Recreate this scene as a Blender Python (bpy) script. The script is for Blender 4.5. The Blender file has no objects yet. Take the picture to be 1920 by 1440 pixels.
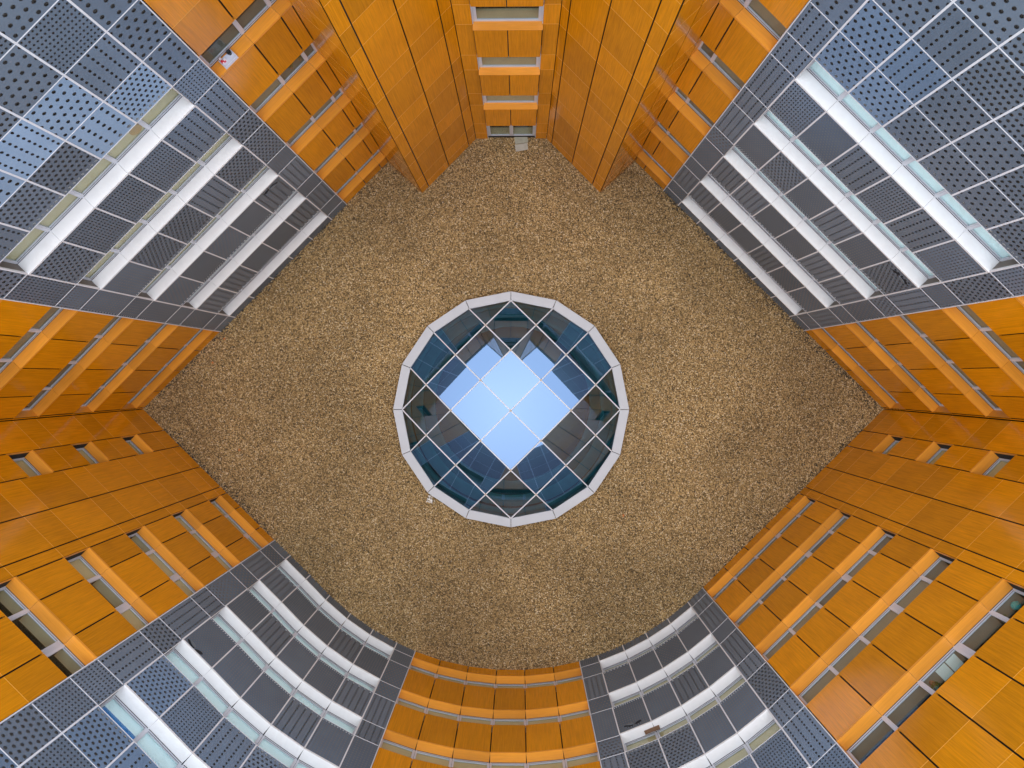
import bpy, bmesh, math, random
from mathutils import Vector, Matrix
random.seed(7)
C = bpy.data.collections.new('courtyard'); bpy.context.scene.collection.children.link(C)
sc = bpy.context.scene
R_ = math.radians

# ------------------------------------------------------------------ camera
H = 35.0
cam = bpy.data.cameras.new('Camera'); co = bpy.data.objects.new('Camera', cam); C.objects.link(co)
cam.sensor_width = 36; cam.lens = 24.0; cam.clip_start = .1; cam.clip_end = 2000
n = Vector((15/1280, 14/1280, -1)).normalized()
q = n.rotation_difference(Vector((0, 0, -1)))
co.rotation_mode = 'QUATERNION'; co.rotation_quaternion = q; co.location = (0, 0, H)
sc.camera = co
# ------------------------------------------------------------------ light
SUN_EL, SUN_AZ = 88, 240          # soft light through high cloud
w = bpy.data.worlds.new('World'); sc.world = w; w.use_nodes = True
nt = w.node_tree; bg = nt.nodes['Background']
sky = nt.nodes.new('ShaderNodeTexSky'); sky.sky_type = 'NISHITA'; sky.sun_disc = False
sky.sun_elevation = R_(SUN_EL); sky.sun_rotation = R_(SUN_AZ); sky.dust_density = 1.0; sky.air_density = 1.3; sky.ozone_density = 1.0
nt.links.new(sky.outputs[0], bg.inputs[0]); bg.inputs[1].default_value = 0.10
sun = bpy.data.lights.new('Sun', 'SUN'); so = bpy.data.objects.new('Sun', sun); C.objects.link(so)
sun.energy = 1.5; sun.angle = R_(125); sun.color = (1.0, .93, .82)
az = R_(SUN_AZ); el = R_(SUN_EL)
d = Vector((math.sin(az)*math.cos(el), math.cos(az)*math.cos(el), math.sin(el)))
so.rotation_mode = 'QUATERNION'; so.rotation_quaternion = d.to_track_quat('Z', 'Y')
sc.view_settings.view_transform = 'Standard'; sc.view_settings.look = 'None'
sc.view_settings.exposure = 1.75; sc.view_settings.gamma = 1.0
sc.cycles.max_bounces = 10; sc.cycles.diffuse_bounces = 5; sc.cycles.transparent_max_bounces = 24

# ------------------------------------------------------------------ materials
def mat(name):
    m = bpy.data.materials.new(name); m.use_nodes = True
    nt = m.node_tree; return m, nt, nt.nodes['Principled BSDF'], nt.nodes, nt.links
def plain(name, col, rough=.5, metal=0., var=0., vscale=2.):
    m, nt, b, N, L = mat(name)
    b.inputs['Base Color'].default_value = (*col, 1); b.inputs['Roughness'].default_value = rough; b.inputs['Metallic'].default_value = metal
    if var:
        tc = N.new('ShaderNodeTexCoord'); no = N.new('ShaderNodeTexNoise'); no.inputs['Scale'].default_value = vscale; no.inputs['Detail'].default_value = 6
        L.new(tc.outputs['Object'], no.inputs['Vector'])
        mx = N.new('ShaderNodeMix'); mx.data_type = 'RGBA'
        mx.inputs[6].default_value = (*[c*(1-var) for c in col], 1); mx.inputs[7].default_value = (*[min(1, c*(1+var)) for c in col], 1)
        L.new(no.outputs['Fac'], mx.inputs[0]); L.new(mx.outputs[2], b.inputs['Base Color'])
    return m
def wood(name, col, rough=.22, horiz=False, amp=.22):
    """orange timber-decor laminate board: fine grain along the board, a slightly different tone per board"""
    m, nt, b, N, L = mat(name)
    uv = N.new('ShaderNodeUVMap'); mp = N.new('ShaderNodeMapping')
    mp.inputs['Scale'].default_value = (1.2, 30, 1) if horiz else (26, .9, 1)
    L.new(uv.outputs[0], mp.inputs[0])
    oi = N.new('ShaderNodeObjectInfo')
    ad = N.new('ShaderNodeVectorMath'); ad.operation = 'ADD'; L.new(mp.outputs[0], ad.inputs[0])
    cb = N.new('ShaderNodeCombineXYZ'); ml = N.new('ShaderNodeMath'); ml.operation = 'MULTIPLY'; ml.inputs[1].default_value = 97
    L.new(oi.outputs['Random'], ml.inputs[0]); L.new(ml.outputs[0], cb.inputs[0]); L.new(ml.outputs[0], cb.inputs[2]); L.new(cb.outputs[0], ad.inputs[1])
    n1 = N.new('ShaderNodeTexNoise'); n1.inputs['Scale'].default_value = 1; n1.inputs['Detail'].default_value = 8; n1.inputs['Roughness'].default_value = .65; n1.inputs['Distortion'].default_value = .3
    L.new(ad.outputs[0], n1.inputs['Vector'])
    cr = N.new('ShaderNodeValToRGB'); e = cr.color_ramp.elements
    e[0].position = .32; e[0].color = (*[c*(1-amp) for c in col], 1); e[1].position = .68; e[1].color = (*[c*(1+amp*.6) for c in col], 1)
    L.new(n1.outputs['Fac'], cr.inputs[0])
    hs = N.new('ShaderNodeHueSaturation'); L.new(cr.outputs[0], hs.inputs['Color'])
    mr = N.new('ShaderNodeMapRange'); mr.inputs[3].default_value = .84; mr.inputs[4].default_value = 1.10; L.new(oi.outputs['Random'], mr.inputs[0]); L.new(mr.outputs[0], hs.inputs['Value'])
    # faint large water marks
    tc = N.new('ShaderNodeTexCoord'); n2 = N.new('ShaderNodeTexNoise'); n2.inputs['Scale'].default_value = .8; n2.inputs['Detail'].default_value = 5; L.new(tc.outputs['Object'], n2.inputs['Vector'])
    mx = N.new('ShaderNodeMix'); mx.data_type = 'RGBA'; mx.blend_type = 'MULTIPLY'; mx.inputs[7].default_value = (.8, .76, .72, 1)
    m3 = N.new('ShaderNodeMapRange'); m3.inputs[1].default_value = .45; m3.inputs[2].default_value = .8; m3.inputs[3].default_value = 0; m3.inputs[4].default_value = .6; L.new(n2.outputs['Fac'], m3.inputs[0]); L.new(m3.outputs[0], mx.inputs[0])
    L.new(hs.outputs[0], mx.inputs[6]); L.new(mx.outputs[2], b.inputs['Base Color'])
    b.inputs['Roughness'].default_value = rough; b.inputs['IOR'].default_value = 1.52
    return m
def perforated(name, col, pu, pv, r, stag, rough=.24, asp=1.0, group=0):
    """sheet metal, holes punched through (the wall stands 12 cm behind)"""
    m, nt, b, N, L = mat(name)
    uv = N.new('ShaderNodeUVMap'); sp = N.new('ShaderNodeSeparateXYZ'); L.new(uv.outputs[0], sp.inputs[0])
    def M(op, a, bb=None, c=None):
        x = N.new('ShaderNodeMath'); x.operation = op
        for i, v in enumerate((a, bb, c)):
            if v is None: continue
            if isinstance(v, (int, float)): x.inputs[i].default_value = v
            else: L.new(v, x.inputs[i])
        return x.outputs[0]
    vv = M('DIVIDE', sp.outputs['Y'], pv); row = M('FLOOR', vv); fv = M('SUBTRACT', M('FRACT', vv), .5)
    uu = M('DIVIDE', sp.outputs['X'], pu)
    if stag: uu = M('ADD', uu, M('MULTIPLY', M('MODULO', row, 2.0), .5))
    fu = M('SUBTRACT', M('FRACT', uu), .5)
    a = M('MULTIPLY', fu, pu); bb = M('MULTIPLY', fv, pv/asp)
    dd = M('SQRT', M('ADD', M('MULTIPLY', a, a), M('MULTIPLY', bb, bb)))
    hole = M('LESS_THAN', dd, r)
    if group:   # leave every group-th row blank
        blank = M('LESS_THAN', M('MODULO', M('ADD', row, .5), float(group)), 1.0)
        hole = M('MULTIPLY', hole, M('SUBTRACT', 1.0, blank))
    tr = N.new('ShaderNodeBsdfTransparent'); ms = N.new('ShaderNodeMixShader'); out = N['Material Output'] if 'Material Output' in N else N.new('ShaderNodeOutputMaterial')
    L.new(hole, ms.inputs[0]); L.new(b.outputs[0], ms.inputs[1]); L.new(tr.outputs[0], ms.inputs[2]); L.new(ms.outputs[0], out.inputs[0])
    oi = N.new('ShaderNodeObjectInfo'); hs = N.new('ShaderNodeHueSaturation'); hs.inputs['Color'].default_value = (*col, 1)
    mr = N.new('ShaderNodeMapRange'); mr.inputs[3].default_value = .86; mr.inputs[4].default_value = 1.12; L.new(oi.outputs['Random'], mr.inputs[0]); L.new(mr.outputs[0], hs.inputs['Value'])
    tc = N.new('ShaderNodeTexCoord'); n2 = N.new('ShaderNodeTexNoise'); n2.inputs['Scale'].default_value = 1.5; n2.inputs['Detail'].default_value = 6; L.new(tc.outputs['Object'], n2.inputs['Vector'])
    mx = N.new('ShaderNodeMix'); mx.data_type = 'RGBA'; mx.blend_type = 'MULTIPLY'; mx.inputs[7].default_value = (.72, .74, .76, 1)
    L.new(n2.outputs['Fac'], mx.inputs[0]); L.new(hs.outputs[0], mx.inputs[6]); L.new(mx.outputs[2], b.inputs['Base Color'])
    b.inputs['Roughness'].default_value = rough; b.inputs['IOR'].default_value = 1.7
    return m
def glass(name, tint, refl, k0=.12):
    m, nt, b, N, L = mat(name); N.remove(b)
    tr = N.new('ShaderNodeBsdfTransparent'); tr.inputs[0].default_value = (*tint, 1)
    gl = N.new('ShaderNodeBsdfGlossy'); gl.inputs['Roughness'].default_value = .0; gl.inputs['Color'].default_value = (*refl, 1)
    lw = N.new('ShaderNodeLayerWeight'); lw.inputs[0].default_value = .5
    pw = N.new('ShaderNodeMath'); pw.operation = 'POWER'; pw.inputs[1].default_value = 4; L.new(lw.outputs['Facing'], pw.inputs[0])
    ma = N.new('ShaderNodeMath'); ma.operation = 'MULTIPLY_ADD'; ma.use_clamp = True; ma.inputs[1].default_value = .5; ma.inputs[2].default_value = k0; L.new(pw.outputs[0], ma.inputs[0])
    ms = N.new('ShaderNodeMixShader'); L.new(ma.outputs[0], ms.inputs[0]); L.new(tr.outputs[0], ms.inputs[1]); L.new(gl.outputs[0], ms.inputs[2])
    L.new(ms.outputs[0], N['Material Output'].inputs[0]); return m

ORANGE = (.69, .250, .003)
M_wood = wood('orange_laminate', ORANGE, rough=.13)
M_woodsill = wood('orange_laminate_sill_lit', (.80, .31, .032), rough=.3, horiz=True, amp=.12)  # same laminate painted lighter, brightness of upward faces put into the colour
M_joint = plain('laminate_edge_highlight', (.80, .38, .06), .4)  # lighter orange strip paints the highlight along the board edges
M_dark = plain('black_lining', (.012, .011, .010), .9)
M_back = plain('brown_insulation', (.16, .14, .12), .9, var=.3)
M_trim = plain('pale_aluminium_trim', (.70, .69, .69), .45, 0, var=.08)
M_sill = plain('white_coated_sill', (.78, .775, .76), .42, 0, var=.08, vscale=3)
M_frame = plain('grey_aluminium_frame', (.56, .57, .60), .4, .1, var=.06)
M_gasket = plain('rubber_gasket', (.03, .032, .035), .7)
M_soffit = plain('soffit', (.30, .28, .25), .8)
M_tan = plain('tan_window_board', (.42, .34, .20), .6, var=.15)
M_cyan = plain('pale_window_board', (.72, .80, .80), .5, var=.05)
M_brown = plain('grey_brown_window_board', (.20, .17, .13), .7, var=.2)
BLIND = {'tan_window_board': plain('tan_blind', (.54, .42, .23), .8, var=.08), 'pale_window_board': plain('pale_cyan_reflection_blind', (.80, .92, .93), .7, var=.05), 'grey_brown_window_board': plain('grey_brown_blind', (.22, .19, .135), .8, var=.2)}  # cyan blind has the pale reflections of the glass put into its colour
M_room = plain('dark_room', (.05, .05, .05), .9, var=.4, vscale=8)
M_gl = glass('window_glass', (.93, .97, .96), (.9, .95, 1.), .03)
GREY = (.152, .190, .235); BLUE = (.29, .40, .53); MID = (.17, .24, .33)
perf = []
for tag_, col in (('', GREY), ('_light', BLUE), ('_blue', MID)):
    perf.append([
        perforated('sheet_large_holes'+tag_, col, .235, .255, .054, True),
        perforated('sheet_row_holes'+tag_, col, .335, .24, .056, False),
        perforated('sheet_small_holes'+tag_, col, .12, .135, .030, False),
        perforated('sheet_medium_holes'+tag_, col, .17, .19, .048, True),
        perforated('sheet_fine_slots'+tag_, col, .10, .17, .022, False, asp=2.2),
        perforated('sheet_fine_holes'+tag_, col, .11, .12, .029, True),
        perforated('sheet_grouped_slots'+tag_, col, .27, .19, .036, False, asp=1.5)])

# ------------------------------------------------------------------ mesh helpers
class MB:
    def __init__(s): s.bm = bmesh.new(); s.uv = s.bm.loops.layers.uv.new('UVMap')
    def face(s, pts, uvs=None, mi=0):
        vs = [s.bm.verts.new(p) for p in pts]; f = s.bm.faces.new(vs); f.material_index = mi
        if uvs:
            for l, u in zip(f.loops, uvs): l[s.uv].uv = u
        return f
    def fbox(s, fr, u0, u1, z0, z1, d0, d1, us=1., vs=1., mi=0):
        """box in a wall frame: u along the wall, z up, d towards the courtyard"""
        P, e, nn = fr
        def p(u, z, dd): return Vector((P[0]+e[0]*u+nn[0]*dd, P[1]+e[1]*u+nn[1]*dd, z))
        a, b = min(d0, d1), max(d0, d1)
        W_, Z_, D_ = u1-u0, z1-z0, b-a
        F = [([(u0,z0,b),(u1,z0,b),(u1,z1,b),(u0,z1,b)], [(0,0),(W_,0),(W_,Z_),(0,Z_)]),
             ([(u1,z0,a),(u0,z0,a),(u0,z1,a),(u1,z1,a)], [(W_,0),(0,0),(0,Z_),(W_,Z_)]),
             ([(u0,z1,b),(u1,z1,b),(u1,z1,a),(u0,z1,a)], [(0,0),(W_,0),(W_,D_),(0,D_)]),
             ([(u0,z0,a),(u1,z0,a),(u1,z0,b),(u0,z0,b)], [(0,0),(W_,0),(W_,D_),(0,D_)]),
             ([(u1,z0,b),(u1,z0,a),(u1,z1,a),(u1,z1,b)], [(0,0),(D_,0),(D_,Z_),(0,Z_)]),
             ([(u0,z0,a),(u0,z0,b),(u0,z1,b),(u0,z1,a)], [(0,0),(D_,0),(D_,Z_),(0,Z_)])]
        for pts, uvs in F: s.face([p(*x) for x in pts], [(x*us, y*vs) for x, y in uvs], mi)
    def box(s, x0, x1, y0, y1, z0, z1): s.fbox(((0, 0), (1, 0), (0, 1)), x0, x1, z0, z1, y0, y1)
    def build(s, name, m, parent=None, recalc=True):
        if recalc: bmesh.ops.recalc_face_normals(s.bm, faces=s.bm.faces)
        me = bpy.data.meshes.new(name); s.bm.to_mesh(me); s.bm.free()
        for x in (m if isinstance(m, (list, tuple)) else [m]): me.materials.append(x)
        o = bpy.data.objects.new(name, me); C.objects.link(o)
        if parent is not None:
            o.parent = parent
            if parent.parent is None: o.matrix_parent_inverse = Matrix.Translation(-parent.location)
        return o
def tag(o, label, cat, group=None, kind=None):
    if label: o['label'] = label
    if cat: o['category'] = cat
    if group: o['group'] = group
    if kind: o['kind'] = kind
    return o
def empty(name, loc, label, cat, group=None):
    o = bpy.data.objects.new(name, None); C.objects.link(o); o.location = loc; o.empty_display_size = .3
    return tag(o, label, cat, group)

# ------------------------------------------------------------------ plan
CC = Vector((-.46, -1.67))                       # centre of court and skylight
Wc, Ec = Vector((-19.46, -1.68)), Vector((18.54, -1.66)); Sc = Vector((-.46, -20.65))
NWn, NEn = Vector((-6.75, 11.0)), Vector((5.85, 11.0))
BL, BR = Vector((-2.24, 12.15)), Vector((1.35, 12.15))
PL, PR = Vector((-5.02, 9.37)), Vector((4.10, 9.37))
TOP = 22.15
SILL = [.83+3.5*k for k in range(5)]; HEAD = [s+1.25 for s in SILL]
GROWS = sorted([0]+SILL+HEAD+[17.58, 19.10, 20.62, TOP])
PROWS = GROWS
def frame(A, B):
    e = (B-A).normalized(); nn = Vector((-e.y, e.x))
    if nn.dot(CC-(A+B)/2) < 0: nn = -nn
    return ((A.x, A.y), (e.x, e.y), (nn.x, nn.y)), (B-A).length
def line_cols(A, B, us, win):
    """columns along a straight wall: [(frame, u0, u1, windowed)]"""
    fr, L = frame(A, B)
    return [(fr, us[i], us[i+1], win[i]) for i in range(len(us)-1)]
def facet_cols(pts, win):
    out = []
    for i in range(len(pts)-1):
        fr, L = frame(pts[i], pts[i+1]); out.append((fr, 0, L, win[i]))
    return out
def arc(th, r=13.45): a = R_(th); return Vector((CC.x+math.sin(a)*r, CC.y-math.cos(a)*r))

DEP = .37
def window(par, fr, u0, u1, z, zh, board, sillm, wideR=False, first=False, last=False, sdepth=.5, dd=DEP, glassm=None, open_=False, front=.03):
    """window > (the mesh is its frame) ; pane, outer sill and inner board are its pieces"""
    b = MB(); g = -dd
    pl = .07; prr = .20 if wideR else .07
    b.fbox(fr, u0, u1, z+.002, z+.075, g, g-.07); b.fbox(fr, u0, u1, zh-.06, zh-.002, g, g-.07)
    b.fbox(fr, u0, u0+pl, z+.075, zh-.06, g, g-.07); b.fbox(fr, u1-prr, u1, z+.075, zh-.06, g, g-.07)
    if wideR:
        for k in range(3): b.fbox(fr, u1-prr+.02+.06*k, u1-prr+.045+.06*k, z+.08, zh-.065, g-.001, g+.018)
    else: b.fbox(fr, u1-.028, u1+.028, z+.08, zh-.065, g-.001, g+.02)
    b.fbox(fr, u0+pl+.001, u1-prr-.001, z+.077, z+.10, g-.02, g-.05)
    o = b.build('window', M_frame, par)
    b = MB(); b.fbox(fr, u0+pl, u1-prr, z+.10, zh-.06, g-.03, g-.04); b.build('pane', glassm or M_gl, o)
    b = MB(); e = 0.004
    b.fbox(fr, u0+e, u1-e, z-.035, z, front, -dd-.01); b.fbox(fr, u0+e, u1-e, z-.075, z-.036, front-.012, front)
    b.build('sill', sillm, o)
    b = MB(); b.fbox(fr, u0+pl*.5, u1-prr*.5, z+.04, z+.07, g-.071, g-.07-sdepth); b.build('inner_board', board, o)
    if board is not M_room and not open_:
        b = MB(); b.fbox(fr, u0+pl*.6, u1-prr*.6, z+.075, zh+.01, g-.085, g-.10); b.build('blind', BLIND[board.name], o)
    b = MB(); b.fbox(fr, u0+pl, u1-prr, z+.076, z+.088, g+.0, g+.006); b.fbox(fr, u0+pl*.5, u1-.02, z+.001, z+.016, g+.001, g+.012); b.build('gasket', M_gasket, o)
    return o

LIGHTP = set()
def facade(name, label, cols, kind, board, rows=None, wide=(), sillk=range(5), sdepth=.5, cat=None, group=None, seed=0, light={}, narrow=None, mats=None, endtrim=(True, True), boards=None, off=0., opened=()):
    rnd = random.Random(seed)
    fr0 = cols[0][0]; P = Vector(fr0[0]) + Vector(fr0[1])*cols[0][1]
    root = empty(name, (P.x, P.y, 0), label, cat or 'wall', group)
    metal = kind == 'metal'
    rows = rows or GROWS
    back, trim = MB(), MB()
    bd = -.04 if metal else -.10
    nC = len(cols)
    for ci, (fr, u0, u1, win) in enumerate(cols):
        # ---- panels
        if win == 'narrow': spans = narrow['spans']; wz = narrow['win']
        elif win: spans = [(0, SILL[0])]+[(HEAD[k], SILL[k+1]) for k in range(4)]+[(r0, r1) for r0, r1 in zip(rows, rows[1:]) if r0 >= HEAD[4]-.01]; wz = [(SILL[k], HEAD[k]) for k in range(5)]
        else: spans = list(zip(rows, rows[1:])); wz = []
        if not metal and win is True: spans = [(a, b) for a, b in spans if a < HEAD[4]-.01] + [(HEAD[4], 17.58), (17.58, 19.1), (19.1, 20.62), (20.62, TOP)]
        for ri, (z0, z1) in enumerate(spans):
            b = MB(); gz = .004 if not metal else .012; gu = .024 if not metal else .018
            iswinsp = any(abs(z1-a) < .01 for a, _ in wz); za, zb = z0+gz, z1-(.038 if iswinsp else gz)
            if metal:
                W_, Z_ = (u1-u0-2*gu), zb-za
                t = rnd.choice((0, 1, 3, 2, 0, 6, 3, 1) if z0 > 16 else ((6, 3, 2, 3, 4, 6) if not win else (6, 3, 6, 2, 3, 6, 4, 3, 5)))
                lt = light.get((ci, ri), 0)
                pu, pv = [(.235, .255), (.335, .24), (.12, .135), (.17, .19), (.10, .17), (.11, .12), (.27, .19)][t]
                us = max(1, round(W_/pu))*pu/W_; vs = max(1, round(Z_/pv))*pv/Z_
                b.fbox(fr, u0+gu, u1-gu, za, zb, off-.006, off, us, vs)
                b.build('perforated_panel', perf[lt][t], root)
            else:
                b.fbox(fr, u0+gu, u1-gu, za, zb, -.014, 0)
                if not iswinsp and z1 < TOP-.01: b.fbox(fr, u0+gu, u1-gu, z1-.007, z1+.007, -.012, .0015, mi=1)
                b.build('cladding_board', [M_wood, M_joint], root)
        # ---- backing
        segs = []; zc = 0
        for a, h in wz: segs.append((zc, a-.04)); zc = h
        segs.append((zc, TOP))
        for a, h in segs: back.fbox(fr, u0-.0, u1+.0, a-.001, h, bd, -.55)
        for a, h in wz:
            if metal: trim.fbox(fr, u0, u1, h-.012, h+.010, off-.006, off+.006)
        # ---- vertical trims
        if metal:
            segz = [(a, h) for a, h in segs] if win else [(0, TOP)]
            for a, h in segz:
                if ci == 0: continue
                lw = .026
                trim.fbox(fr, u0-lw, u0+lw, a, h, off-.004, off+.010)
            if not win:
                for r in rows[1:-1]: trim.fbox(fr, u0+.026, u1-.026, r-.012, r+.012, off-.004, off+.0065)
            else:
                for r in rows[1:-1]:
                    if r > HEAD[4]+.1: trim.fbox(fr, u0+.026, u1-.026, r-.012, r+.012, off-.004, off+.0065)
        # ---- windows
        for wi, (a, h) in enumerate(wz):
            nxt = cols[ci+1][3] if ci+1 < nC else False; prv = cols[ci-1][3] if ci > 0 else False
            bo = boards.get((ci, wi), board) if boards else board
            wo_ = window(root, fr, u0, u1, a, h, bo, open_=((ci, wi) in opened), front=off+.025, sillm=M_sill if metal else M_woodsill, wideR=(ci in wide), sdepth=sdepth)
            jm = MB()
            if not prv: jm.fbox(fr, u0-.012, u0-.0005, a-.04, h, -.013, -.47)
            if not nxt: jm.fbox(fr, u1+.0005, u1+.012, a-.04, h, -.013, -.47)
            jm.fbox(fr, u0-(.012 if not prv else 0), u1+(.012 if not nxt else 0), h+.001, h+.02, off-.008, bd+.001); jm.build('reveal', M_sill if metal else M_woodsill, wo_)
            if metal and not nxt: trim.fbox(fr, u1-.024, u1+.0, a, h, -.004, off+.008)
            if metal and not prv: trim.fbox(fr, u0, u0+.024, a, h, -.004, off+.008)
    if metal:
        fr, u0, u1, _ = cols[0]
        if endtrim[0]: trim.fbox(fr, u0-.022, u0+.012, 0, TOP, -.1, off+.012)
        fr, u0, u1, _ = cols[-1]
        if endtrim[1]: trim.fbox(fr, u1-.012, u1+.022, 0, TOP, -.1, off+.012)
    back.build('backing_wall', M_back if metal else M_dark, root)
    if len(trim.bm.faces): trim.build('joint_trim', M_trim if metal else M_joint, root)
    return root

G = 'clad walls around the courtyard'
# ---- north-west wall (upper left in the photograph)
fNW, LNW = frame(NWn, Wc); fNE, LNE = frame(NEn, Ec); fSW, LSW = frame(Wc, Sc); fSE, LSE = frame(Ec, Sc)
f1 = facade('wood_clad_wall', 'orange panelled wall with long windows between the left pier and the left straight grey facade', line_cols(NWn, Wc, [0, .48, 1.61, 3.03], [True]*3), 'wood', M_brown, cat='wall', group=G, wide=(), sdepth=.3, seed=1, opened={(2, 4), (1, 4), (0, 3), (1, 3)})
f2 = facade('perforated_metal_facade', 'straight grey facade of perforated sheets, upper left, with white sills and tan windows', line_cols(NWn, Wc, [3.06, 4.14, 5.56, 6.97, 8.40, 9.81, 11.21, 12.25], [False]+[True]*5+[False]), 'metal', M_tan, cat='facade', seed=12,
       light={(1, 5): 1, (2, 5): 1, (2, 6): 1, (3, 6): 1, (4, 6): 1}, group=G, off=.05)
f3 = facade('wood_clad_wall', 'orange panelled wall with four long windows running into the left corner', line_cols(NWn, Wc, [12.28, 13.71, 15.17, 16.64, 17.83], [True]*4), 'wood', M_brown, cat='wall', group=G, sdepth=.3, seed=3, opened={(0, 4), (1, 4), (3, 3), (3, 2), (2, 2)})
f3b = facade('corner_wall', 'narrow orange strip filling the left corner', line_cols(NWn, Wc, [17.845, 17.945], [False]), 'wood', M_brown, cat='wall', group=G, seed=4)
# ---- north-east wall
f4 = facade('wood_clad_wall', 'orange panelled wall with long windows between the right pier and the right straight grey facade', line_cols(NEn, Ec, [0, .64, 2.10], [True]*2), 'wood', M_brown, cat='wall', group=G, sdepth=.3, seed=5, opened={(0, 3), (1, 2)})
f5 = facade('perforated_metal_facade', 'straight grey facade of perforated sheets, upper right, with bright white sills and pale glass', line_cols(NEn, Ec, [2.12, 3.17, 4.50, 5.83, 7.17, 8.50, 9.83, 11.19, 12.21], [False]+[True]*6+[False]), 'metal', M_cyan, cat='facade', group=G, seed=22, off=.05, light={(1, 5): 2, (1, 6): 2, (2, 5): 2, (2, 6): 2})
f6 = facade('wood_clad_wall', 'orange panelled wall with four long windows running into the right corner', line_cols(NEn, Ec, [12.24, 13.69, 15.15, 16.60, 17.80], [True]*4), 'wood', M_brown, cat='wall', group=G, sdepth=.3, seed=7, opened={(2, 3), (3, 2), (3, 3)})
f6b = facade('corner_wall', 'narrow orange strip filling the right corner', line_cols(NEn, Ec, [17.815, 17.905], [False]), 'wood', M_brown, cat='wall', group=G, seed=8)
# ---- south-west wall
nz = [2.6, 6.1, 9.6, 13.1, 16.6]
nar = dict(win=[(z, z+1.2) for z in nz], spans=[(0, 1.3), (1.3, 2.6)]+[s for z in nz[:-1] for s in ((z+1.2, z+2.35), (z+2.35, z+3.5))]+[(17.8, 19.1), (19.1, 20.62), (20.62, TOP)])
SROWS = PROWS
f7 = facade('stair_wall', 'blank orange panelled wall at the left corner with one column of small windows', line_cols(Wc, Sc, [.0, 1.55, 2.70, 4.20, 5.66], [False, 'narrow', False, False]), 'wood', M_tan, cat='wall', group=G, narrow=nar, seed=9, rows=SROWS)
f7b = facade('wood_clad_wall', 'orange panelled wall at lower left with long tan windows beside the curved grey facade', line_cols(Wc, Sc, [5.66, 6.12, 7.12, 8.60, 9.58], [False, True, True, True]), 'wood', M_tan, cat='wall', group=G, wide=(2,), sdepth=.32, seed=10, opened={(1, 4), (2, 4), (3, 4), (1, 2), (2, 3)})
# ---- south-east wall
f8 = facade('stair_wall', 'blank orange panelled wall at the right corner with one column of small windows', line_cols(Ec, Sc, [.0, 1.54, 2.65, 4.17, 5.63], [False, 'narrow', False, False]), 'wood', M_tan, cat='wall', group=G, narrow=nar, seed=11, rows=SROWS)
f8b = facade('wood_clad_wall', 'orange panelled wall at lower right with the longest windows, some open to dark rooms', line_cols(Ec, Sc, [5.63, 6.08, 7.05, 8.52, 9.99, 11.46, 12.95], [False]+[True]*5), 'wood', M_brown, cat='wall', group=G, wide=(2,), sdepth=.4, seed=12, opened={(1, 4), (2, 4), (3, 4), (4, 4), (5, 4), (1, 3), (1, 2), (3, 2), (2, 1), (4, 1)})
# ---- curved south side
a0 = Vector(fSW[0])+Vector(fSW[1])*9.60
lp = [a0, arc(-56.4, 13.69), arc(-50.4, 13.48)]+[arc(t) for t in (-44.2, -38.1, -32.0, -26.0, -21.6)]
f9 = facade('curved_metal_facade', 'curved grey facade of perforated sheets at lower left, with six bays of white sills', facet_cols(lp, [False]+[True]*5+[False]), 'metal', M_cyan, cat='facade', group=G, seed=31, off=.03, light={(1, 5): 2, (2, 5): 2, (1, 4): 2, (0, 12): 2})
f10 = facade('curved_wood_wall', 'curved orange panelled wall at the bottom between the two curved grey facades', facet_cols([arc(t) for t in (-21.55, -15.7, -9.4, -3.15, 3.0, 9.3, 15.15)], [True]*6), 'wood', M_tan, cat='wall', group=G, seed=14, sdepth=.4)
f11 = facade('curved_metal_facade', 'curved grey facade of perforated sheets at lower right, with four bays of cream sills', facet_cols([arc(t) for t in (15.2, 19.4, 25.25, 31.0, 36.75, 42.5, 46.95)], [False]+[True]*4+[False]), 'metal', M_tan, cat='facade', group=G, seed=33, off=.03)
# ---- top bay and piers
f12 = facade('corner_pier', 'tall orange panelled pier face left of the top window bay', line_cols(BL, PL, [.0, .52, 1.96, 3.42, 3.925], [False]*4), 'wood', M_tan, cat='pier', group=G, seed=15, rows=PROWS)
f13 = facade('corner_pier', 'tall orange panelled pier face right of the top window bay', line_cols(BR, PR, [.0, .37, 1.83, 3.31, 3.895], [False]*4), 'wood', M_tan, cat='pier', group=G, seed=16, rows=PROWS)
f12s = facade('pier_side', 'narrow glossy side of the left pier mirroring the windows next to it', line_cols(PL, NWn, [.016, 1.2, 2.38], [False]*2), 'wood', M_tan, cat='pier', group=G, seed=17)
f13s = facade('pier_side', 'narrow glossy side of the right pier mirroring the windows next to it', line_cols(PR, NEn, [.016, 1.2, 2.38], [False]*2), 'wood', M_tan, cat='pier', group=G, seed=18)
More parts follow.
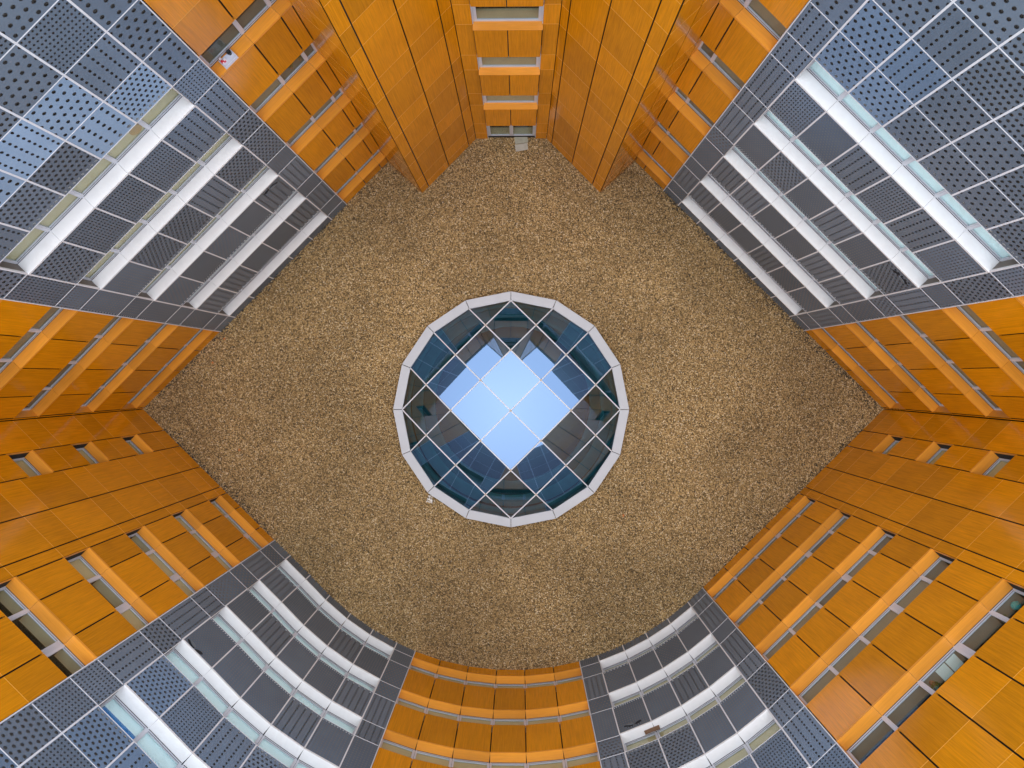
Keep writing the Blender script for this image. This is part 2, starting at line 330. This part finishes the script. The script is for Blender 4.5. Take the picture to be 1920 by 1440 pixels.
# bay: strips, projecting spandrels, windows
bay = empty('window_bay', (-.44, 12.15, 0), 'narrow orange bay at the top with five stacked windows between the two piers', 'wall', G)
frb, Lb = frame(BL, BR)
wL, wR = .60, 3.03; mid = 1.81
tr, bk = MB(), MB()
for (u0, u1) in ((.004, wL), (wR, Lb-.004)):
    for z0, z1 in zip(PROWS, PROWS[1:]):
        b = MB(); b.fbox(frb, u0+.004, u1-.004, z0+.004, z1-.004, -.014, 0)
        if z1 < TOP-.1: b.fbox(frb, u0+.004, u1-.004, z1-.007, z1+.007, -.012, .0015, mi=1)
        b.build('cladding_board', [M_wood, M_joint], bay)
    bk.fbox(frb, u0, u1, 0, TOP, -.10, -.6)
BS = [.12]+SILL[1:]; BH = HEAD
for k in range(5):
    z, h = BS[k], BH[k]
    b = MB(); g = -.10
    b.fbox(frb, wL, wR, z, z+.09, g, g-.06); b.fbox(frb, wL, wR, h-.05, h+.4, g, g-.06)
    b.fbox(frb, wL, wL+.16, z+.09, h-.05, g, g-.06); b.fbox(frb, wR-.16, wR, z+.09, h-.05, g, g-.06)
    if k == 0: b.fbox(frb, mid-.09, mid+.09, z+.09, h-.05, g, g-.06)
    b.fbox(frb, wL+.002, wL+.03, z, h-.05, g+.085, g); b.fbox(frb, wR-.03, wR-.002, z, h-.05, g+.085, g)
    o = b.build('window', M_frame, bay)
    b = MB(); b.fbox(frb, wL+.16, wR-.16, z+.09, h-.05, g-.03, g-.04); b.build('pane', M_gl, o)
    b = MB(); b.fbox(frb, wL+.05, wR-.05, z+.05, z+.08, g-.07, g-.40); b.build('inner_board', M_tan, o)
    if k: b = MB(); b.fbox(frb, wL+.004, wR-.004, z-.03, z, .20, -.10); b.build('sill', M_woodsill, o)
for k in range(5):
    z0, z1 = HEAD[k]+.42, (SILL[k+1]-.034 if k < 4 else TOP)
    for (u0, u1) in ((wL+.02, mid), (mid, wR-.02)):
        b = MB(); b.fbox(frb, u0+.018, u1-.018, z0-.2, z1, .17, .19); b.build('spandrel_board', M_wood, bay)
    bk.fbox(frb, wL+.03, wR-.03, z0-.19, z1-.01, .15, -.6)
bk.fbox(frb, wL, wR, -.1, BS[0]-.005, -.06, -.6)
bk.build('backing_wall', M_dark, bay)

# ------------------------------------------------------------------ building mass behind the walls: roof and floors
plan = [NWn, PL, BL, BR, PR, NEn, Ec]+[arc(t) for t in (47, 42.5, 36.75, 31, 25.25, 19.4, 15.2, 9.3, 3, -3.15, -9.4, -15.7, -21.6, -26, -32, -38.1, -44.2, -50.4)]+[Wc]
def ring(mb, zt, zb, off, outer=30.0):
    ins, outs = [], []
    for p in plan:
        v = p-CC; L = v.length; ins.append(CC+v*((L+off)/L)); outs.append(CC+v*(outer/L))
    N_ = len(plan)
    for i in range(N_):
        j = (i+1) % N_; a, b, c, d_ = ins[i], ins[j], outs[j], outs[i]
        mb.face([(a.x, a.y, zt), (b.x, b.y, zt), (c.x, c.y, zt), (d_.x, d_.y, zt)])
        mb.face([(a.x, a.y, zb), (d_.x, d_.y, zb), (c.x, c.y, zb), (b.x, b.y, zb)])
        mb.face([(a.x, a.y, zb), (b.x, b.y, zb), (b.x, b.y, zt), (a.x, a.y, zt)])
        mb.face([(c.x, c.y, zb), (d_.x, d_.y, zb), (d_.x, d_.y, zt), (c.x, c.y, zt)])
bld = empty('office_building', (CC.x, 25, 0), 'flat roofed building body wrapped around the whole courtyard', 'building')
m_ = MB(); ring(m_, TOP+.06, TOP-.25, -.03); m_.build('roof', plain('grey_roof', (.25, .25, .25), .8, var=.2), bld)
for k in range(5):
    m_ = MB(); ring(m_, SILL[k]-.75, SILL[k]-.95, .95, 29.8); m_.build('floor_slab', M_room, bld)
m_ = MB()
for i in range(len(plan)):
    j = (i+1) % len(plan); v1, v2 = plan[i]-CC, plan[j]-CC; a = CC+v1*(29.9/v1.length); b_ = CC+v2*(29.9/v2.length)
    a2 = CC+v1*(30.2/v1.length); b2 = CC+v2*(30.2/v2.length)
    m_.face([(a.x, a.y, -.5), (b_.x, b_.y, -.5), (b_.x, b_.y, TOP-.26), (a.x, a.y, TOP-.26)]); m_.face([(a2.x, a2.y, -.5), (b2.x, b2.y, -.5), (b2.x, b2.y, TOP-.26), (a2.x, a2.y, TOP-.26)])
    # inner partition closing the rooms
    v = .5; a3 = CC+v1*((v1.length+3.2)/v1.length); b3 = CC+v2*((v2.length+3.2)/v2.length)
    m_.face([(a3.x, a3.y, -.5), (b3.x, b3.y, -.5), (b3.x, b3.y, TOP-.3), (a3.x, a3.y, TOP-.3)])
m_.build('outer_wall', M_room, bld)

# ------------------------------------------------------------------ gravel ground
def gravel_mat():
    m, nt, b, N, L = mat('gravel')
    tc = N.new('ShaderNodeTexCoord')
    def vor(s, feat='F1'):
        v = N.new('ShaderNodeTexVoronoi'); v.inputs['Scale'].default_value = s; v.feature = feat; v.inputs['Randomness'].default_value = 1.0
        L.new(tc.outputs['Object'], v.inputs['Vector']); return v
    v1 = vor(22); v2 = vor(41)
    sp = N.new('ShaderNodeSeparateColor'); L.new(v1.outputs['Color'], sp.inputs[0])
    cr = N.new('ShaderNodeValToRGB'); cr.color_ramp.interpolation = 'LINEAR'
    els = [(0, (.035, .022, .010)), (.2, (.13, .081, .031)), (.42, (.27, .170, .064)), (.62, (.39, .245, .092)), (.80, (.52, .345, .135)), (.93, (.60, .44, .23)), (1, (.82, .67, .44))]
    e = cr.color_ramp.elements; e[0].position, e[0].color = els[0][0], (*els[0][1], 1); e[1].position, e[1].color = 1, (*els[-1][1], 1)
    for p, c in els[1:-1]: x = e.new(p); x.color = (*c, 1)
    L.new(sp.outputs[0], cr.inputs[0])
    sp2 = N.new('ShaderNodeSeparateColor'); L.new(v2.outputs['Color'], sp2.inputs[0])
    cr2 = N.new('ShaderNodeValToRGB'); e = cr2.color_ramp.elements; e[0].color = (.06, .047, .027, 1); e[1].color = (.48, .33, .13, 1); L.new(sp2.outputs[1], cr2.inputs[0])
    mx = N.new('ShaderNodeMix'); mx.data_type = 'RGBA'; mx.inputs[0].default_value = .14; L.new(cr.outputs[0], mx.inputs[6]); L.new(cr2.outputs[0], mx.inputs[7])
    n = N.new('ShaderNodeTexNoise'); n.inputs['Scale'].default_value = .16; n.inputs['Detail'].default_value = 7; n.inputs['Roughness'].default_value = .6; L.new(tc.outputs['Object'], n.inputs['Vector'])
    mr = N.new('ShaderNodeMapRange'); mr.inputs[1].default_value = .40; mr.inputs[2].default_value = .60; mr.inputs[3].default_value = .80; mr.inputs[4].default_value = 1.08; L.new(n.outputs['Fac'], mr.inputs[0])
    hs = N.new('ShaderNodeHueSaturation'); L.new(mx.outputs[2], hs.inputs['Color']); L.new(mr.outputs[0], hs.inputs['Value']); L.new(hs.outputs[0], b.inputs['Base Color'])
    bp = N.new('ShaderNodeBump'); bp.inputs['Strength'].default_value = 1; bp.inputs['Distance'].default_value = .05; bp.invert = True
    L.new(v1.outputs['Distance'], bp.inputs['Height']); L.new(bp.outputs[0], b.inputs['Normal'])
    b.inputs['Roughness'].default_value = .9
    return m
M_gravel = gravel_mat()
NS = 16
def poly16(r, z, off=0): return [Vector((CC.x+math.sin(R_(22.5*i+off))*r, CC.y+math.cos(R_(22.5*i+off))*r, z)) for i in range(NS)]
gm = MB()
rs = [5.72, 7, 9, 12, 16, 22, 31]
for a, b_ in zip(rs, rs[1:]):
    A, B = poly16(a, 0), poly16(b_, 0)
    for i in range(NS): j = (i+1) % NS; gm.face([A[i], A[j], B[j], B[i]])
tag(gm.build('ground', M_gravel), None, None, kind='structure')
# loose stones and litter lying on the bed (nobody could count them)
def inside(x, y, mrg=.25):
    for i in range(len(plan)):
        a, b_ = plan[i], plan[(i+1) % len(plan)]; e = (b_-a)
        # ray casting below
    c = False; j = len(plan)-1
    for i in range(len(plan)):
        xi, yi, xj, yj = plan[i].x, plan[i].y, plan[j].x, plan[j].y
        if (yi > y) != (yj > y) and x < (xj-xi)*(y-yi)/(yj-yi)+xi: c = not c
        j = i
    return c
def pebble(mb, x, y, r, mi):
    a0 = random.random()*6.28; ex = random.uniform(.6, 1); h = r*random.uniform(.5, .9)
    base = [Vector((x+math.cos(a0+i*1.2566)*r, y+math.sin(a0+i*1.2566)*r*ex, .004)) for i in range(5)]
    top = [Vector((x+(v.x-x)*.6+random.uniform(-.2, .2)*r, y+(v.y-y)*.6, h)) for v in base]
    for i in range(5): mb.face([base[i], base[(i+1) % 5], top[(i+1) % 5], top[i]], mi=mi)
    mb.face(top, mi=mi)
pb = MB(); cnt = 0
while cnt < 9000:
    x, y = random.uniform(-19.4, 18.5), random.uniform(-15.3, 12.1)
    if not inside(x, y) or (Vector((x, y))-CC).length < 6.15: continue
    pebble(pb, x, y, random.uniform(.015, .034), random.choice((0, 0, 1, 1, 2, 2, 3, 0, 4))); cnt += 1
stone_m = [plain('stone_tan', (.30, .21, .10), .85), plain('stone_brown', (.17, .12, .07), .85), plain('stone_dark', (.06, .05, .04), .85), plain('stone_gold', (.40, .27, .10), .8), plain('stone_pale', (.50, .44, .33), .8)]
tag(pb.build('gravel', stone_m), 'loose coarse tan and brown pebbles covering the courtyard floor', 'gravel', kind='stuff')
# dark leaf litter along the foot of the walls
lt = MB()
for A, B, nn in ((NEn, Ec, 700), (NWn, Wc, 400), (Ec, Vector((9.4, -11.1)), 350), (Wc, Vector((-12.7, -8.5)), 350)):
    fr, L = frame(A, B)
    for i in range(nn):
        u = random.uniform(1.5, L-.2); dd = abs(random.gauss(0, .16))+.02
        x = fr[0][0]+fr[1][0]*u+fr[2][0]*dd; y = fr[0][1]+fr[1][1]*u+fr[2][1]*dd
        pebble(lt, x, y, random.uniform(.02, .05), random.choice((0, 0, 1)))
tag(lt.build('leaf_litter', [plain('litter_dark', (.03, .027, .02), .9), plain('litter_brown', (.09, .06, .03), .9)]), 'dark crumbs of leaf litter gathered at the foot of the walls', 'litter', kind='stuff')

# ------------------------------------------------------------------ skylight
sk = empty('skylight', (CC.x, CC.y, 0), 'round sixteen sided glass skylight with pale grey kerb in the middle of the gravel', 'skylight')
M_kerb = plain('pale_grey_kerb', (.44, .46, .48), .5, 0, var=.10, vscale=1)
M_bar = plain('white_glazing_bar', (.55, .56, .58), .4)
def skyglass():
    m, nt, b, N, L = mat('blue_coated_glass'); N.remove(b)
    tr = N.new('ShaderNodeBsdfTransparent'); tr.inputs[0].default_value = (.35, .66, .74, 1)
    gl = N.new('ShaderNodeBsdfGlossy'); gl.inputs['Roughness'].default_value = 0; gl.inputs['Color'].default_value = (.24, .37, .60, 1)
    ms = N.new('ShaderNodeMixShader'); ms.inputs[0].default_value = .42; L.new(tr.outputs[0], ms.inputs[1]); L.new(gl.outputs[0], ms.inputs[2]); L.new(ms.outputs[0], N['Material Output'].inputs[0]); return m
M_skg = skyglass()
ZK = .50; RO, RI = 5.98, 5.50; RC = 15.0
def hz(x, y): return ZK+.02+(RI*RI-(x*x+y*y))/(2*RC)
# kerb: top face slightly sloped, inner and outer upstand; one piece per side
for i in range(NS):
    g_ = .15
    def pt(r, z, k, s): a = R_(22.5*k+s*g_); return Vector((CC.x+math.sin(a)*r, CC.y+math.cos(a)*r, z))
    m_ = MB()
    prof = [(RO-.02, .0), (RO, ZK-.05), (RO-.01, ZK-.01), (RI+.02, ZK+.02), (RI, ZK+.0), (RI-.02, -.1), (RO-.02, -.1)]
    A = [pt(r, z, i, 1) for r, z in prof]; B = [pt(r, z, i+1, -1) for r, z in prof]
    for k in range(len(prof)):
        l = (k+1) % len(prof); m_.face([A[k], A[l], B[l], B[k]])
    m_.face(A); m_.face(B[::-1]); m_.build('kerb_segment', M_kerb, sk)
# panes on a translational paraboloid so that each pane is flat; grid turned 45 degrees
gl_ = [-RI*math.cos(R_(22.5)), -RI*math.sin(R_(45)), -RI*math.sin(R_(22.5)), 0, RI*math.sin(R_(22.5)), RI*math.sin(R_(45)), RI*math.cos(R_(22.5))]
grid = [-RI*1.01, gl_[1], gl_[2], 0, gl_[4], gl_[5], RI*1.01]
poly = [Vector((math.sin(R_(22.5*i))*(RI-.01), math.cos(R_(22.5*i))*(RI-.01))) for i in range(NS)]
c45 = math.sqrt(.5)
def rot(v): return Vector((c45*(v.x-v.y), c45*(v.x+v.y)))      # grid -> world
def clip(pts, nx, ny, dd):
    out = []
    for i in range(len(pts)):
        a, b_ = pts[i], pts[(i+1) % len(pts)]; da, db = a.x*nx+a.y*ny-dd, b_.x*nx+b_.y*ny-dd
        if da <= 0: out.append(a)
        if (da < 0 < db) or (db < 0 < da): t = da/(da-db); out.append(a+(b_-a)*t)
    return out
ap = (RI-.01)*math.cos(R_(11.25))
def pz(x, y, x0, x1, y0, y1):
    # height of the flat pane spanning this grid cell
    hx = lambda s: -s*s/(2*RC)
    f = lambda s, a, b_: hx(a)+(hx(b_)-hx(a))*(s-a)/(b_-a)
    return ZK+.02+RI*RI/(2*RC)+f(x, x0, x1)+f(y, y0, y1)
for i in range(6):
    for j in range(6):
        x0, x1, y0, y1 = grid[i], grid[i+1], grid[j], grid[j+1]
        if i in (0, 5): x0, x1 = (x0, x1)
        pts = [Vector((x0, y0)), Vector((x1, y0)), Vector((x1, y1)), Vector((x0, y1))]
        for k in range(NS):
            a = R_(22.5*k+11.25); pts = clip(pts, math.cos(a), math.sin(a), ap)
            if not pts: break
        if len(pts) < 3: continue
        area = abs(sum(pts[k].x*pts[(k+1) % len(pts)].y-pts[(k+1) % len(pts)].x*pts[k].y for k in range(len(pts))))/2
        if area < .02: continue
        m_ = MB()
        tops = []
        tx, ty, tz = random.gauss(0, .009), random.gauss(0, .009), 0
        mx_, my_ = (x0+x1)/2, (y0+y1)/2
        for p in pts:
            z = pz(p.x, p.y, x0, x1, y0, y1)+tx*(p.x-mx_)+ty*(p.y-my_); r_ = rot(p); tops.append(Vector((CC.x+r_.x, CC.y+r_.y, z)))
        m_.face(tops); lo = [t-Vector((0, 0, .02)) for t in tops]
        for k in range(len(tops)): m_.face([tops[k], lo[k], lo[(k+1) % len(lo)], tops[(k+1) % len(tops)]])
        m_.build('glass_pane', M_skg, sk)
# glazing bars: along grid lines, in straight pieces between nodes
def bar(pa, pb, wdt=.027, up=.03, dn=.10):
    A = rot(pa); B = rot(pb)
    za, zb = hz(pa.x, pa.y), hz(pb.x, pb.y)
    P, Q = Vector((CC.x+A.x, CC.y+A.y, za)), Vector((CC.x+B.x, CC.y+B.y, zb))
    if pa.length > RI*.97: P.z = ZK+.03
    if pb.length > RI*.97: Q.z = ZK+.03
    t = (Q-P).normalized(); s = t.cross(Vector((0, 0, 1))).normalized(); up_ = s.cross(t).normalized()
    m_ = MB(); c = []
    for X, sg in ((P, 1), (Q, -1)):
        X = X+t*.004*sg
        c.append([X+s*wdt+up_*up, X-s*wdt+up_*up, X-s*wdt-up_*dn, X+s*wdt-up_*dn])
    a, b_ = c
    m_.face(a); m_.face(b_[::-1])
    for k in range(4): m_.face([a[k], b_[k], b_[(k+1) % 4], a[(k+1) % 4]])
    m_.build('glazing_bar', M_bar, sk)
lines = grid[1:-1]
for L_ in lines:
    e = math.sqrt(max(0, RI*RI-L_*L_)); ns = [-e]+[g2 for g2 in lines if abs(g2) < e-.05]+[e]
    for a, b_ in zip(ns, ns[1:]):
        bar(Vector((L_, a)), Vector((L_, b_))); bar(Vector((a, L_)), Vector((b_, L_)))
m_ = MB()
for x in lines:
    for y in lines:
        if x*x+y*y > (RI*.95)**2: continue
        r_ = rot(Vector((x, y))); X, Y, Z = CC.x+r_.x, CC.y+r_.y, hz(x, y)
        ring_ = [Vector((X+math.cos(k*math.pi/4)*.055, Y+math.sin(k*math.pi/4)*.055, Z+.037)) for k in range(8)]; r2 = [v+Vector((0, 0, .018)) for v in ring_]
        for k in range(8): m_.face([ring_[k], ring_[(k+1) % 8], r2[(k+1) % 8], r2[k]])
        m_.face(r2)
m_.build('node_cap', plain('warm_steel_cap', (.42, .34, .26), .5), sk)
# hall below the skylight
hall = empty('hall_below', (CC.x, CC.y, -12), 'dark round hall with teal balconies seen down through the skylight glass', 'interior')
M_teal = plain('teal_balcony', (.16, .36, .38), .5, var=.2); M_hall = plain('dark_hall', (.06, .07, .085), .7, var=.3, vscale=.6); M_hfl = plain('hall_floor', (.10, .10, .11), .25, var=.4, vscale=.3)
def cyl(mb, r0, r1, z0, z1, n_=48):
    for k in range(n_):
        a, b_ = R_(360*k/n_), R_(360*(k+1)/n_)
        p = lambda r, t, z: Vector((CC.x+math.sin(t)*r, CC.y+math.cos(t)*r, z))
        mb.face([p(r0, a, z0), p(r0, b_, z0), p(r1, b_, z1), p(r1, a, z1)])
m_ = MB(); cyl(m_, 5.70, 5.70, -12, -.004); m_.build('shaft_wall', M_hall, hall, recalc=False)
m_ = MB(); cyl(m_, 0.001, 5.7, -12, -12); m_.build('hall_floor', M_hfl, hall, recalc=False)
for z, r in ((-1.1, 5.35), (-3.4, 5.0), (-6.9, 4.75)):
    m_ = MB(); cyl(m_, r, r, z-.28, z); cyl(m_, r, r+.22, z, z); cyl(m_, r+.22, r+.22, z, z-.28); cyl(m_, r, 5.69, z-.28, z-.28); m_.build('balcony', M_teal, hall, recalc=False)

# ------------------------------------------------------------------ small things
def P3(fr, u, z, dd): return Vector((fr[0][0]+fr[1][0]*u+fr[2][0]*dd, fr[0][1]+fr[1][1]*u+fr[2][1]*dd, z))
# two concrete pavers before the bay
M_pav = plain('mossy_concrete', (.33, .32, .24), .9, var=.25, vscale=6)
def slab(cx, cy, w_, l_, h, ang, m, name, label, cat, group=None, tilt=0):
    b = MB(); a = R_(ang); e = (math.cos(a), math.sin(a)); nn = (-e[1], e[0]); fr = ((cx, cy), e, nn)
    b.fbox(fr, -w_/2, w_/2, .005, h, -l_/2, l_/2)
    bmesh.ops.bevel(b.bm, geom=list(b.bm.edges), offset=.008, segments=1, affect='EDGES')
    return tag(b.build(name, m), label, cat, group)
slab(.06, 12.08, .66, .36, .06, 8, M_pav, 'concrete_paver', 'mossy greenish paving slab lying right against the top window bay', 'paving slab')
slab(.08, 11.70, .64, .34, .05, 10, plain('grey_concrete', (.40, .37, .30), .9, var=.2, vscale=7), 'concrete_paver', 'plain beige paving slab lying on the gravel in front of the mossy one', 'paving slab')
# crumpled white scraps beside the kerb
b = MB()
for k in range(40):
    x, y = -4.60+random.gauss(0, .10), -6.30+random.gauss(0, .09); v = Vector((x, y)); 
    if (v-CC).length < 6.0: v = CC+(v-CC).normalized()*6.04
    s_ = random.uniform(.06, .13); z = random.uniform(.03, .16)
    pts = [Vector((v.x+random.uniform(-s_, s_), v.y+random.uniform(-s_, s_), z+random.uniform(0, .06))) for _ in range(3)]
    b.face(pts); b.face([p-Vector((0, 0, .008)) for p in pts][::-1])
tag(b.build('plastic_scrap', plain('white_plastic', (.75, .72, .66), .5)), 'crumpled white plastic scrap caught at the lower left edge of the skylight kerb', 'litter')
# ball
bm = bmesh.new(); bmesh.ops.create_icosphere(bm, subdivisions=2, radius=.07)
for v in bm.verts: v.co *= random.uniform(.93, 1.05)
me = bpy.data.meshes.new('white_stone'); bm.to_mesh(me); bm.free(); me.materials.append(plain('white_rock', (.85, .83, .8), .6))
o = bpy.data.objects.new('white_stone', me); C.objects.link(o); o.location = (16.80, -3.52, .06); tag(o, 'small round white stone at the foot of the right corner wall', 'stone')
M_leaf = plain('orange_leaf', (.55, .17, .04), .7)
for (x, y, lab) in ((-15.19, 1.95, 'small orange leaf on the gravel nearest the left grey facade'), (-15.8, .72, 'small orange leaf on the gravel below the first one'), (-14.44, -3.77, 'small orange leaf on the gravel nearest the left corner stair wall'), (5.3, -7.1, 'small orange leaf on the gravel below right of the skylight')):
    b = MB(); a0 = random.random()*6; pts = [Vector((x+math.cos(a0+t)*r, y+math.sin(a0+t)*r, .055+.012*math.sin(3*t))) for t, r in ((0, .10), (.8, .05), (1.6, .055), (2.6, .06), (3.14, .02), (3.8, .06), (4.7, .055), (5.5, .05))]
    b.face(pts); b.face([p-Vector((0, 0, .004)) for p in pts][::-1])
    for k in range(8): b.face([pts[k], pts[(k+1) % 8], pts[(k+1) % 8]-Vector((0, 0, .004)), pts[k]-Vector((0, 0, .004))])
    tag(b.build('fallen_leaf', M_leaf), lab, 'leaf', 'orange leaves on the gravel')
# wave shaped vents on four sheets; black plates paint the shade of the openings
M_hole = plain('vent_shadow_gap', (.006, .007, .01), .9); M_fin = plain('vent_fin', (.16, .18, .20), .4, .3)
def lens(fr, u, z, L_, h, ang, d0, d1, m, name, par):
    b = MB(); N_ = 14; ca, sa = math.cos(R_(ang)), math.sin(R_(ang)); A = []
    for k in range(N_):
        t = 2*math.pi*k/N_; x, y = math.cos(t)*L_/2, math.sin(t)*h/2*(1+.35*math.cos(t)); A.append((u+x*ca-y*sa, z+x*sa+y*ca))
    F_ = [P3(fr, a, c, d1) for a, c in A]; B_ = [P3(fr, a, c, d0) for a, c in A]
    b.face(F_)
    for k in range(N_): b.face([F_[k], B_[k], B_[(k+1) % N_], F_[(k+1) % N_]])
    return b.build(name, m, par)
def vent(fr, u, z, sgn, par, off):
    lens(fr, u, z, .42, .17, 18*sgn, -.02, off+.002, M_hole, 'vent_opening_shade', par)
    lens(fr, u+.40*sgn, z+.02, .34, .15, -20*sgn, -.02, off+.002, M_hole, 'vent_opening_shade', par)
    lens(fr, u+.05*sgn, z-.05, .34, .10, 18*sgn, off+.001, off+.03, M_fin, 'vent_fin', par)
vent(fNW, 4.55, 7.45, 1, f2, .05); vent(fNE, 10.76, 10.90, -1, f5, .05)
c9 = [c for c in facet_cols(lp, [0]*7)]; vent(c9[1][0], .30, 11.1, 1, f9, .03)
c11 = facet_cols([arc(t) for t in (15.2, 19.4, 25.25)], [0]*2); vent(c11[1][0], .45, 7.40, 1, f11, .03)
# brown tray left on a sill, lower right curved facade
fr = c11[1][0]
t_ = c11[1][2]
b = MB(); b.fbox(fr, t_-.42, t_+.22, SILL[2]+.004, SILL[2]+.03, -.16, -.30); b.fbox(fr, t_-.42, t_+.22, SILL[2]+.03, SILL[2]+.07, -.285, -.30); b.fbox(fr, t_-.42, t_+.22, SILL[2]+.03, SILL[2]+.07, -.16, -.175)
b.fbox(fr, t_-.42, t_-.40, SILL[2]+.03, SILL[2]+.07, -.176, -.284); b.fbox(fr, t_+.20, t_+.22, SILL[2]+.03, SILL[2]+.07, -.176, -.284)
tag(b.build('planter_tray', plain('brown_tray', (.20, .11, .06), .7, var=.3, vscale=9)), 'long brown planter tray on a cream sill of the lower right curved facade', 'planter')
# white box with red figure-like ornament on the sill, upper left
bx = empty('window_box', (*P3(fNW, 2.50, SILL[4]+.003, -.18).xy, SILL[4]+.003), 'white tray with a red ornament and black pot on the upper left orange sill', 'planter')
b = MB(); b.fbox(fNW, 2.22, 2.72, SILL[4]+.004, SILL[4]+.03, .02, -.30); b.fbox(fNW, 2.22, 2.72, SILL[4]+.03, SILL[4]+.11, .02, -.0); b.fbox(fNW, 2.22, 2.235, SILL[4]+.03, SILL[4]+.09, -.001, -.30); b.fbox(fNW, 2.705, 2.72, SILL[4]+.03, SILL[4]+.09, -.001, -.30)
b.build('tray', plain('white_tray', (.62, .64, .72), .4), bx)
for k in range(5):
    b = MB(); u, dd = 2.58+random.uniform(-.08, .08), -.2+random.uniform(-.07, .07); b.fbox(fNW, u-.035, u+.035, SILL[4]+.031+k*.004, SILL[4]+.09+k*.01, dd-.03, dd+.03)
    bmesh.ops.bevel(b.bm, geom=list(b.bm.edges), offset=.014, segments=2, affect='EDGES')
    b.build('ornament', plain('red_ornament', (.62, .03, .05), .4) if k % 2 else plain('white_ornament', (.8, .7, .7), .4), bx)
b = MB(); N_ = 10
for k in range(N_):
    p = lambda t, r, z: P3(fNW, 2.32+math.cos(t)*r, z, -.22+math.sin(t)*r)
    a, c = 2*math.pi*k/N_, 2*math.pi*(k+1)/N_; b.face([p(a, .05, SILL[4]+.031), p(c, .05, SILL[4]+.031), p(c, .075, SILL[4]+.16), p(a, .075, SILL[4]+.16)]); b.face([p(a, .075, SILL[4]+.16), p(c, .075, SILL[4]+.16), p(0, 0, SILL[4]+.14)])
b.build('pot', plain('black_pot', (.015, .015, .015), .5), bx)
# things standing just behind the glass
def potplant(fr, u, z, dd, lab, s_=1.):
    e = empty('pot_plant', P3(fr, u, z, dd), lab, 'plant', 'pot plants behind the windows')
    b = MB()
    for k in range(10):
        p = lambda t, r, zz: P3(fr, u+math.cos(t)*r, zz, dd+math.sin(t)*r)
        a, c = 2*math.pi*k/10, 2*math.pi*(k+1)/10; b.face([p(a, .05*s_, z), p(c, .05*s_, z), p(c, .07*s_, z+.12*s_), p(a, .07*s_, z+.12*s_)]); b.face([p(a, .07*s_, z+.12*s_), p(c, .07*s_, z+.12*s_), p(0, 0, z+.11*s_)])
    b.build('pot', plain('terracotta', (.30, .12, .06), .8), e)
    b = MB()
    for k in range(34):
        t = random.random()*6.28; r = random.uniform(.03, .15)*s_; h = random.uniform(.10, .26)*s_
        c0 = P3(fr, u+math.cos(t)*r*.5, z+.10*s_, dd+math.sin(t)*r*.3); c1 = P3(fr, u+math.cos(t)*r, z+h, dd+math.sin(t)*r*.6)
        sd = (c1-c0).cross(Vector((0, 0, 1))); sd = sd.normalized()*.022*s_ if sd.length > 1e-5 else Vector((.02, 0, 0))
        mdl = (c0+c1)/2+Vector((0, 0, .03*s_)); b.face([c0, mdl+sd, c1, mdl-sd])
    b.build('leaves', plain('houseplant_green', (.07, .15, .03), .5, var=.4, vscale=20), e)
potplant(fNW, 1.05, SILL[3]+.075, -.56, 'yellow green plant behind the window second from the left pier', 1.1)
potplant(fNW, .65, SILL[3]+.075, -.56, 'dark pot plant behind the window right next to the left pier', .9)
potplant(fSE, 6.95, SILL[4]+.075, -.60, 'olive pot plant behind the highest lower right window, near its wide post', .9)
potplant(fSE, 9.75, SILL[4]+.075, -.60, 'dark green pot plant behind the highest lower right window, left of the white papers', 1.2)
b = MB()
for k in range(12):
    for j_ in range(4):
        p = lambda t, q_: P3(fSE, 6.45+math.cos(t)*math.cos(q_)*.15, SILL[4]+.22+math.sin(q_)*.13, -.62+math.sin(t)*math.cos(q_)*.12)
        a, c = 2*math.pi*k/12, 2*math.pi*(k+1)/12; q0, q1 = -math.pi/2+math.pi*j_/4, -math.pi/2+math.pi*(j_+1)/4
        b.face([p(a, q0), p(c, q0), p(c, q1), p(a, q1)])
bmesh.ops.remove_doubles(b.bm, verts=b.bm.verts, dist=.001)
tag(b.build('vase', plain('teal_glaze', (.03, .30, .28), .2)), 'round teal vase behind the highest lower right window by the corner wall', 'vase')
for k in range(2):
    b = MB(); b.fbox(fSE, 8.68+.40*k, 9.04+.40*k, SILL[4]+.078, SILL[4]+.10, -.46, -.86)
    tag(b.build('paper_tray', plain('white_card', (.80, .84, .78), .6)), ('white document tray behind the highest lower right window, nearer the wide post', 'white document tray behind the highest lower right window, farther from the wide post')[k], 'tray', 'document trays')
b = MB(); b.fbox(fNW, 5.70, 5.98, SILL[4]+.15, SILL[4]+.75, -.40, -.396) if False else None
N_ = 20
F_ = [P3(fNW, 5.84+math.cos(2*math.pi*k/N_)*.20, SILL[4]+.34+math.sin(2*math.pi*k/N_)*.20, -.43) for k in range(N_)]; B_ = [P3(fNW, 5.84+math.cos(2*math.pi*k/N_)*.20, SILL[4]+.34+math.sin(2*math.pi*k/N_)*.20, -.47) for k in range(N_)]
b.face(F_); b.face(B_[::-1])
for k in range(N_): b.face([F_[k], B_[k], B_[(k+1) % N_], F_[(k+1) % N_]])
tag(b.build('paper_disc', plain('ochre_paper', (.45, .24, .06), .7)), 'round ochre disc behind the upper left grey facade window', 'decoration')
fr = c9[2][0]
b = MB(); b.fbox(c9[1][0], .08, c9[1][2]-.05, SILL[4]+.50, SILL[4]+.90, -.43, -.47)
tag(b.build('roller_blind', plain('blue_blind', (.01, .18, .50), .6)), 'bright blue roller blind in the highest window of the lower left curved facade', 'blind')
